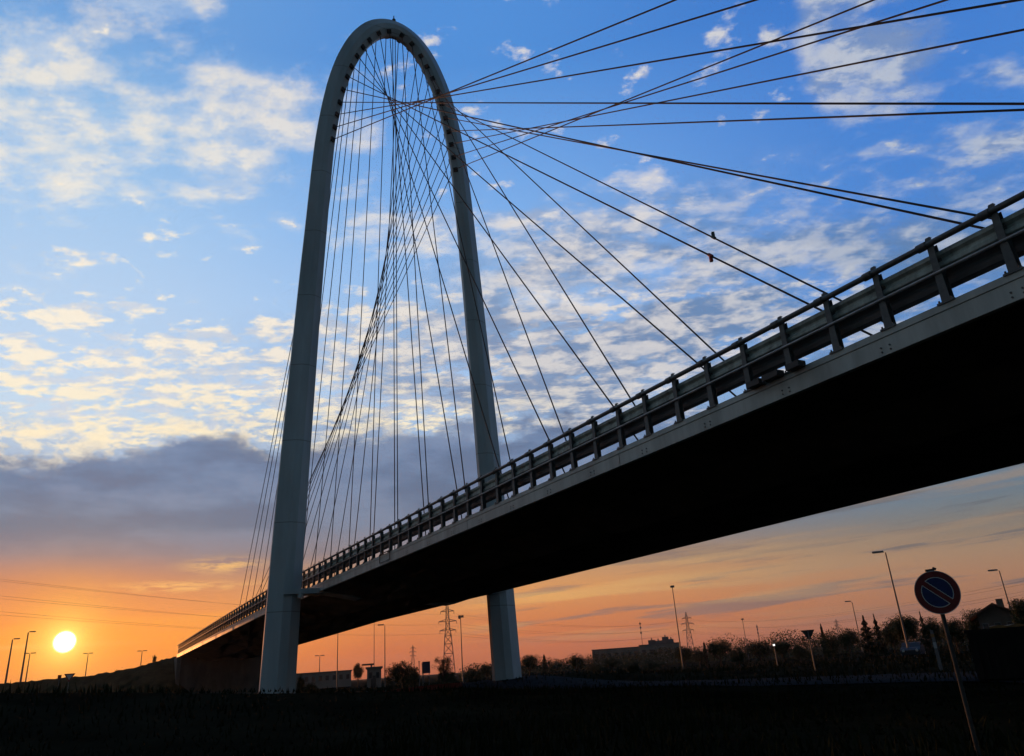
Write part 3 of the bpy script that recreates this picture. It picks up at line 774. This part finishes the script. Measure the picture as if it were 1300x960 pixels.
tree(706,838,200,'bush','low bush between the narrow free tree and the rounder tree by the shed',26,'leafB',10,'bush',cat='bush')
tree(731,831,150,'round','rounder tree left of the long flat shed',30,'leafB',11,'round_tree')
tree(752,839,150,'bush','low bush before the left corner of the long shed',30,'leafB',12,'bush',cat='bush')
tree(775,833,140,'round','tree before the middle of the long flat shed',28,'leafA',13,'round_tree')
tree(800,836,135,'bush','bush in the gap between the two flat sheds',34,'leafA',14,'bush',cat='bush')
tree(826,835,130,'bush','wide dark bush before the second shed',42,'leafA',15,'bush',cat='bush')
tree(866,817,140,'round','tree at the foot of the tallest lamp post',34,'leafA',16,'round_tree')
tree(886,823,145,'round','low tree right of the pylon by the sheds',26,'leafB',17,'round_tree')
tree(893.5,815,140,'poplar','slim pointed tree right of the tallest lamp post',6,'needle',2,'narrow_tree')
tree(911,811,135,'round','broad round tree right of the slim pointed one',40,'leafA',18,'round_tree')
tree(935,818,130,'bush','lower tree between the broad round tree and the aerial mast',32,'leafA',19,'bush',cat='bush')
tree(961,811,125,'round','wide tree around the stubby aerial mast',48,'leafA',20,'round_tree')
tree(990,810,130,'round','tree right behind the small lit white lamp',34,'leafA',21,'round_tree')
tree(1012,814,120,'bush','bush just left of the small triangular sign',30,'leafA',22,'bush',cat='bush')
tree(1041.5,792,120,'poplar','thin spire-shaped tree right of the triangular sign',6,'needle',3,'narrow_tree')
tree(1051,799,118,'bush','low tree between the thin spire tree and the short street lamp',36,'leafA',23,'bush',cat='bush')
tree(1073,795,116,'round','low tree under the short street lamp',34,'leafA',24,'round_tree')
tree(1095,781,112,'conifer','ragged dark conifer right of the short street lamp',28,'needle',4,'conifer')
tree(1111,779,110,'conifer','leaning conifer with drooping tip left of the big tree',18,'needle',5,'conifer',lean=R(-4))
tree(1108,806,112,'bush','undergrowth below the two ragged conifers',34,'leafA',25,'bush',cat='bush')
tree(1142,775,105,'round','biggest dark tree, behind the large street lamp',52,'leafA',26,'round_tree')
tree(1128,790,107,'round','smaller tree leaning on the left of the biggest tree',30,'leafA',27,'round_tree')
tree(1167,776,108,'conifer','narrow conifer between the biggest tree and the no-parking sign',16,'needle',6,'conifer')
tree(1180,782,104,'round','tree behind the left edge of the no-parking sign',34,'leafA',28,'round_tree')
tree(1206,783,100,'round','tree hidden mostly by the no-parking sign and its pole',40,'leafA',29,'round_tree')
tree(1231,767,96,'round','tree between the no-parking sign and the gabled house',34,'leafA',30,'round_tree')
tree(1292,752,80,'round','dark tree cut by the right edge of the photo',44,'leafA',31,'round_tree')
tree(197,829,166,'bush','single little shrub on the embankment slope by the bridge end',7,'leafA',3,'bush',cat='bush',z0=on_crest(197,840,166)-.6)
tree(148,849,166,'bush','tiny shrub on the crest of the embankment',5,'leafA',5,'bush',cat='bush',z0=on_crest(148,852,166)-.5)
# far-off belt of woodland reading as one mass
rnd=random.Random(3)
mb=MB()
u=600
while u<1420:
    d=rnd.uniform(190,260); hor=848-(u-660)*.0697
    hgt=rnd.uniform(2.5,4.5) if u<900 else rnd.uniform(4,6.5)
    p,_=at(u,hor-5,d)
    for i in range(760):
        a=rnd.uniform(0,6.28); r=rnd.random()**.5*3.6; z=hgt*(rnd.random()**.9)*(1-.45*(r/3.6)**2)
        c=Vector((p.x+math.cos(a)*r,p.y+math.sin(a)*r,z)); s=rnd.uniform(.08,.2)
        q=Vector((rnd.gauss(0,1),rnd.gauss(0,1),rnd.gauss(0,1))).normalized(); b=q.orthogonal().normalized(); c2=q.cross(b)
        mb.add([c-b*s,c-c2*s*.7,c+b*s,c+c2*s*.7],[(0,1,2,3)])
    u+=rnd.uniform(5,10)
o=mb.build('far_woodland',P['leafA'],None,(0,0,0),fix=False); tag(o,'hazy far-off belt of woodland along the horizon','woodland',kind='stuff')
# rough weeds and grass on the near ground
mb=MB()
for i in range(26000):
    d=12+150*rnd.random()**1.7; a=R(rnd.uniform(-36,40)); x,y=math.sin(a)*d,math.cos(a)*d
    if noise is None: pass
    s=rnd.uniform(.10,.34)*(1+.7*math.sin(x*.3+math.sin(y*.2)*2)*math.sin(y*.23)); t=rnd.uniform(0,3.14); wv=Vector((math.cos(t),math.sin(t),0))*.022*(1+d/40); z=hills(x,y)
    p=Vector((x,y,z)); ln=Vector((rnd.uniform(-.1,.1),rnd.uniform(-.1,.1),abs(s)))
    mb.add([p-wv,p+wv,p+ln],[(0,1,2)])
o=mb.build('grass',P['grass'],None,(0,0,0),fix=False); tag(o,'short rough grass and weeds on the dark foreground','grass',kind='stuff')
# ================================================================ BUILDINGS
def bbox_building(name,u0,v0,u1,v1,d,depth,lab,cat,wallm,roofm,flat=True,windows=0,extra=None,wall_h=None):
    pa,h0=at(u0,v0,d); pb,h1=at(u1,v1,d); h=(h0+h1)/2
    mid=(pa+pb)/2; t=(pb-pa); wdt=t.length; rz=math.atan2(t.y,t.x)
    root=empty(name,mid,rz); tag(root,lab,cat)
    hw=wdt/2
    if flat:
        mb=MB(); mb.box((0,depth/2,h/2-.1),(wdt,depth,h-.2)); wl=mb.build('wall',wallm,root)
        mb=MB(); mb.box((0,depth/2,h-.05),(wdt+.5,depth+.5,.3)); mb.build('roof',roofm,root)
    else:
        wh=wall_h; mb=MB()
        mb.box((0,depth/2,wh/2),(wdt,depth,wh))
        mb.add([(-hw,0,wh),(hw,0,wh),(0,0,h-.15),(-hw,depth,wh),(hw,depth,wh),(0,depth,h-.15)],[(0,1,2),(3,5,4)])
        wl=mb.build('wall',wallm,root)
        mb=MB()
        for s in(-1,1):
            a=Vector((0,-.6,h)); b=Vector((s*(hw+.7),-.6,wh-(.7)*(h-wh)/hw))
            e=Vector((0,depth+1.2,0)); dn=Vector((0,0,-.16))
            mb.hexa([a,b,b+e,a+e],[a+dn,b+dn,b+e+dn,a+e+dn])
        rf=mb.build('roof',roofm,root)
        mb=MB(); mb.box((hw*.45,depth*.5,h*.93),(.6,.6,1.6)); mb.build('chimney',P['plaster'],rf)
    for i in range(windows):
        x=-hw+wdt*(i+.5)/windows; f=MB(); zz=h*.62 if flat else wall_h*.55
        ww,wh2=min(1.6,wdt/windows*.5),min(1.5,h*.3)
        f.box((x,-.03,zz),(ww,.10,wh2)); fo=f.build('window',P['glass'],root)
        g=MB()
        for sx in(-1,1): g.box((x+sx*ww/2,-.05,zz),(.09,.16,wh2+.09))
        for sz in(-1,1): g.box((x,-.054,zz+sz*wh2/2),(ww+.09,.16,.09))
        g.build('frame',P['shedroof'],fo)
    return root,wdt,h
r_,w_,h_=bbox_building('warehouse',752,826,811,820.5,300,40,'long pale flat-roofed shed left of the aerial mast','warehouse',P['shed'],P['shedroof'],windows=7)
for i in range(8):
    x=-w_/2+w_*(i)/7; mb=MB(); mb.box((x,-.12,h_*.48),(.35,.22,h_*.9)); mb.build('pilaster',P['shed'],r_)
r_,w_,h_=bbox_building('warehouse',811.5,819.5,863,815.5,285,35,'shorter pale shed with rooftop machines, between aerial mast and tallest lamp','warehouse',P['shed'],P['shedroof'],windows=5)
for i,(x,a,b) in enumerate(((-.18,2.5,1.3),(-.02,5.5,1.0),(.16,2.2,2.0),(.3,1.6,1.2))):
    mb=MB(); mb.box((x*w_,3,h_+b/2+.1),(a,2.2,b)); mb.tube([(x*w_,2.5,h_+b),(x*w_,2.5,h_+b+.7)],.22,8); mb.build('rooftop_unit',P['shedroof'],r_)
r_,w_,h_=bbox_building('long_hall',376,855,446,851.5,230,22,'long low grey hall under the deck right of the left arch leg','hall',P['shed'],P['shedroof'],windows=8)
r_,w_,h_=bbox_building('grey_building',466,848.5,484,846,150,14,'small pale block with a flat canopy roof left of the big round bush','building',P['shed'],P['shedroof'],windows=2)
mb=MB(); mb.box((-w_*.45,3,h_+.55),(w_*.85,5,.22)); mb.box((-w_*.2,3,h_+.3),(.3,.3,.6)); mb.build('canopy',P['shedroof'],r_)
mb=MB(); mb.box((-w_*.05,-.04,1.),(.9,.08,2.)); mb.build('door',P['box'],r_)
r_,w_,h_=bbox_building('gabled_house',1236,765.5,1283,765.5,88,12,'low house with a shallow gabled roof at the right, behind the no-parking sign','house',P['plaster'],P['tile'],flat=False,windows=3,wall_h=at(1258,777,88)[1])
# house centre must sit under its ridge
# dark container
p,h=at(1276,799,36); root=empty('steel_container',p,-math.atan2(p.x,p.y)); tag(root,'large dark box-shaped container at the right edge under the house','container')
wd=2.6
mb=MB(); mb.box((0,1.5,h/2+.05),(wd,3,h-.1)); bd=mb.build('body',P['container'],root)
mb=MB()
for i in range(9): mb.box((-wd/2+.2+i*(wd-.4)/8,-.03,h/2),(.10,.08,h*.82))
mb.build('rib_panel',P['container'],bd)
mb=MB(); mb.box((0,-.02,h+.0),(wd+.12,.14,.12)); mb.box((0,1.5,h+.0),(wd+.1,3.1,.08)); mb.build('rim',P['container'],root)
mb=MB()
for i in range(7):
    x=-.5+i*.3; mb.hexa([(x,.2,h+.05),(x+.3,.2,h+.05),(x+.3,2.8,h+.05),(x,2.8,h+.05)],[(x,.2,h+.12+.05*(i%2)),(x+.3,.2,h+.12+.05*((i+1)%2)),(x+.3,2.8,h+.16),(x,2.8,h+.16)])
mb.build('tarpaulin',P['orange'],root)
# ================================================================ SIGNS
def disc(mb,r0,r1,y,n=48,x0=0,z0=0,th=.003):
    vs=[];fs=[]
    for k in range(n):
        a=2*math.pi*k/n
        for r in(r0,r1):
            for yy in(y,y+th): vs.append((x0+math.cos(a)*r,yy,z0+math.sin(a)*r))
    for k in range(n):
        a=k*4; b=((k+1)%n)*4
        fs+=[(a,a+2,b+2,b),(a+1,b+1,b+3,a+3),(a+2,a+3,b+3,b+2),(a,b,b+1,a+1)]
    mb.add(vs,fs)
D=13.4
pc,zc=at(1190,752,D)
azs=math.atan2(pc.x,pc.y)
root=empty('no_parking_sign',pc,-azs+R(8)); tag(root,'round no-parking road sign with blue centre on a grey pole at the right','road sign')
# pole leans: top at sign, foot slightly off vertical as in the photo
mb=MB(); mb.tube([(0.0,.06,0),(.004,.06,1.2),(0,.06,zc+.33)],.030,12); mb.build('pole',P['darkpole'],root)
rS=.30
mb=MB(); mb.tube([(0,0,zc),(0,.018,zc)],rS,56,smooth=False); pl_=mb.build('sign_plate',P['signback'],root)
mb=MB(); disc(mb,rS*.70,rS*.97,-.004,64,0,zc); 
mb.build('red_ring',P['red'],pl_)
mb=MB(); disc(mb,.0005,rS*.66,-.004,64,0,zc); mb.build('blue_field',P['blue'],pl_)
mb=MB(); disc(mb,rS*.665,rS*.70,-.005,64,0,zc); disc(mb,rS*.97,rS*1.0,-.005,64,0,zc)
mb.build('white_edge',P['white'],pl_)
def bar(w,y,m,nm,l):
    mb=MB(); c,s=math.cos(R(-42)),math.sin(R(-42)); L2=l
    pts=[(-L2,-w),(L2,-w),(L2,w),(-L2,w)]
    f=[(x*c-z*s,y,zc+x*s+z*c) for x,z in pts]; b=[(x,yy+.003,z) for x,yy,z in f]
    mb.hexa(f,b); mb.build(nm,m,pl_)
bar(rS*.145,-.0075,P['white'],'white_bar_edge',rS*.675); bar(rS*.11,-.011,P['red'],'red_bar',rS*.70)
mb=MB(); mb.box((0,.035,zc+.12),(.16,.05,.05)); mb.box((0,.035,zc-.12),(.16,.05,.05)); mb.build('clamp',P['galv'],root)
mb=MB(); mb.box((-.02,.05,zc+rS+.012),(.12,.05,.03)); mb.box((.045,.05,zc+rS+.03),(.05,.04,.03),Matrix.Rotation(.5,3,'Y')); mb.build('top_cap',P['box'],root)
def yield_sign(u,v,d,size,lab,z0=0,front=True):
    p,h=at(u,v,d); p.z=z0; h-=z0
    r=empty('give_way_sign',p,-math.atan2(p.x,p.y)); tag(r,lab,'road sign')
    mb=MB(); mb.tube([(0,.05,-.2),(0,.05,h)],.04,8); mb.build('pole',P['pole'],r)
    s=size
    def tri(k,y,m,nm,par):
        mb=MB(); c=h-s*.32
        pts=[(-s*k/1,c+s*.5*k),(s*k,c+s*.5*k),(0,c-s*1.1*k)]
        f=[(x,y,z) for x,z in pts]; b=[(x,y+.02,z) for x,z in pts]
        mb.add(f+b,[(0,1,2),(5,4,3),(0,3,4,1),(1,4,5,2),(2,5,3,0)]); return mb.build(nm,m,par)
    pl2=tri(1,0,P['red'],'sign_plate',r); tri(.62,-.012,P['white'],'white_centre',pl2)
    return r
yield_sign(88.5,856.5,150,.78,'inverted triangular give-way sign on the left below the sun',z0=on_crest(88,861,172)-3.2)
ys=yield_sign(1025.5,801.5,62,.45,'inverted triangular sign seen from behind among the trees, left of the conifers'); ys.rotation_euler.z+=math.pi
for c in ys.children:
    if c.name.startswith('sign_plate'): c.data.materials[0]=P['darkpole']
p,h=at(76,857,150); z0=on_crest(76,861,172)-3.2; p.z=z0
r=empty('small_square_sign',p,-math.atan2(p.x,p.y)); tag(r,'small square sign just left of the give-way sign below the sun','road sign')
mb=MB(); mb.tube([(0,.05,-.2),(0,.05,h-z0)],.04,8); mb.build('pole',P['pole'],r)
mb=MB(); mb.box((0,0,h-z0-.3),(.5,.03,.6)); mb.build('sign_plate',P['red'],r)
p,h=at(541,840,95); r=empty('roadside_board',p,-math.atan2(p.x,p.y)); tag(r,'dark blue upright rectangular board left of the open see-through tree','board')
mb=MB(); mb.box((0,0,h-.6),(.8,.08,1.2)); b_=mb.build('panel',P['navy'],r)
mb=MB(); 
for x in(-.41,.41): mb.box((x,-.01,h-.6),(.05,.12,1.24))
mb.build('frame',P['pole'],b_)
mb=MB(); mb.tube([(-.3,.06,0),(-.3,.06,h-.2)],.04,6); mb.tube([(.3,.06,0),(.3,.06,h-.2)],.04,6); mb.build('leg',P['pole'],r)
for u,v,lb in((532,840,'short bare post left of the dark blue board, the farther of the two'),(536,843,'short bare post touching the left side of the dark blue board')):
    p,h=at(u,v,96); r=empty('bare_post',p); tag(r,lb,'post'); mb=MB(); mb.tube([(0,0,0),(0,0,h)],.045,6); mb.build('pole',P['pole'],r); mb=MB(); mb.box((0,0,h),(.14,.14,.1)); mb.build('cap',P['pole'],r)
# roadside marker post right of the large lamp
p,h=at(1182,799,50); r=empty('marker_post',p,-math.atan2(p.x,p.y)); tag(r,'small pale marker post left of the no-parking sign pole','marker post')
mb=MB(); mb.hexa([(-.09,-.05,0),(.09,-.05,0),(.09,.05,0),(-.09,.05,0)],[(-.075,-.04,h),(.075,-.04,h-.06),(.075,.04,h-.06),(-.075,.04,h)]); b_=mb.build('post_body',P['signback'],r)
mb=MB(); mb.box((0,-.055,h*.62),(.16,.02,.30)); mb.build('reflector',P['white'],b_)
mb=MB(); mb.box((0,-.055,h*.85),(.15,.02,.16)); mb.build('orange_band',P['orange'],b_)
# low dull red strip, slightly raised, by the road under the deck
a_,_=at(362,868,78); b2,_=at(585,862,66)
root=empty('red_strip',(a_+b2)/2); tag(root,'long low dull red strip along the road under the deck','strip')
root.location.z=0; t=(b2-a_); n=18
mb=MB(); o3=root.location.copy()
ht=.36
tn=t.normalized(); nn=Vector((-tn.y,tn.x,0))
P1=[(-.28,0),(.28,0),(.12,.25),(.09,ht),(-.09,ht),(-.12,.25)]
mb.sweep([[a_+t*(i/n)+nn*x+UP*(z+hills((a_+t*i/n).x,(a_+t*i/n).y)) for x,z in P1] for i in range(n+1)])
bo=mb.build('strip_body',P['redstrip'],root,o3)
mb=MB()
for i in range(1,n): mb.box(a_+t*(i/n)+UP*.32,(.06,.4,.66),Matrix.Rotation(math.atan2(t.y,t.x),3,'Z'))
mb.build('joint',P['box'],bo,o3)
# ================================================================ CARS
def car(u,v,d,paint,lab,heading,lit=False):
    p,_=at(u,v,d); r=empty('car',p,heading); tag(r,lab,'car')
    prof=[(-2.1,.35),(-2.15,.75),(-1.75,.95),(-1.05,1.02),(-.45,1.42),(.75,1.45),(1.5,1.02),(2.05,.95),(2.15,.6),(2.1,.32)]
    mb=MB(); mb.sweep([[(x,y*( .80 if z>1.1 else .86),z) for x,z in prof] for y in(-1,1)]); b=mb.build('body',paint,r)
    gl=[(-.95,1.04),(-.45,1.36),(.7,1.39),(1.35,1.04)]
    mb=MB(); mb.sweep([[(x,y*.84,z) for x,z in gl] for y in(-1,1)]); mb.build('window_band',P['glass'],b)
    for x in(-1.35,1.3):
        for y in(-.78,.78):
            m2=MB(); m2.tube([(x,y-.1,.32),(x,y+.1,.32)],.32,16); w1=m2.build('wheel',P['rubber'],r)
            m3=MB(); m3.tube([(x,y-.11,.32),(x,y+.11,.32)],.19,10); m3.build('rim',P['signback'],w1)
    for y in(-.6,.6):
        m2=MB(); m2.tube([(-2.19,y,.72),(-2.08,y,.72)],.12,10); m2.build('headlight',P['headlight'] if lit else P['lens'],r)
    return r
p,h=at(982.5,819,95); r=empty('post_light',p,-math.atan2(p.x,p.y)); tag(r,'small lit white lamp on a short post at the foot of the trees','lamp')
mb=MB(); mb.tube([(0,0,0),(0,0,h-.15)],.05,8); mb.build('pole',P['pole'],r)
mb=MB(); mb.hexa([(-.2,-.12,h-.15),(.2,-.12,h-.15),(.2,.12,h-.15),(-.2,.12,h-.15)],[(-.17,-.1,h+.17),(.17,-.1,h+.17),(.17,.1,h+.17),(-.17,.1,h+.17)]); hs=mb.build('lamp_housing',P['pole'],r)
mb=MB(); mb.box((0,-.135,h),(.18,.04,.14)); mb.build('lit_face',P['headlight'],hs)
p,_=at(1156,813,92)
car(1156,813,92,P['carpaint2'],'dark bluish car parked under the biggest dark tree',math.atan2(p.y,p.x)-.12)
hz_m=bpy.data.materials.new('haze_air'); hz_m.use_nodes=True; hn=hz_m.node_tree; hn.nodes.clear()
pv=hn.nodes.new('ShaderNodeVolumePrincipled'); pv.inputs['Color'].default_value=(.85,.86,.9,1); pv.inputs['Density'].default_value=.00008; pv.inputs['Anisotropy'].default_value=.3
ho=hn.nodes.new('ShaderNodeOutputMaterial'); hn.links.new(pv.outputs[0],ho.inputs['Volume'])
mb=MB(); mb.box((0,0,33),(6100,6100,70)); hz=mb.build('haze',hz_m,None,(0,0,0)); tag(hz,'thin evening haze hanging over the plain','haze',kind='stuff')
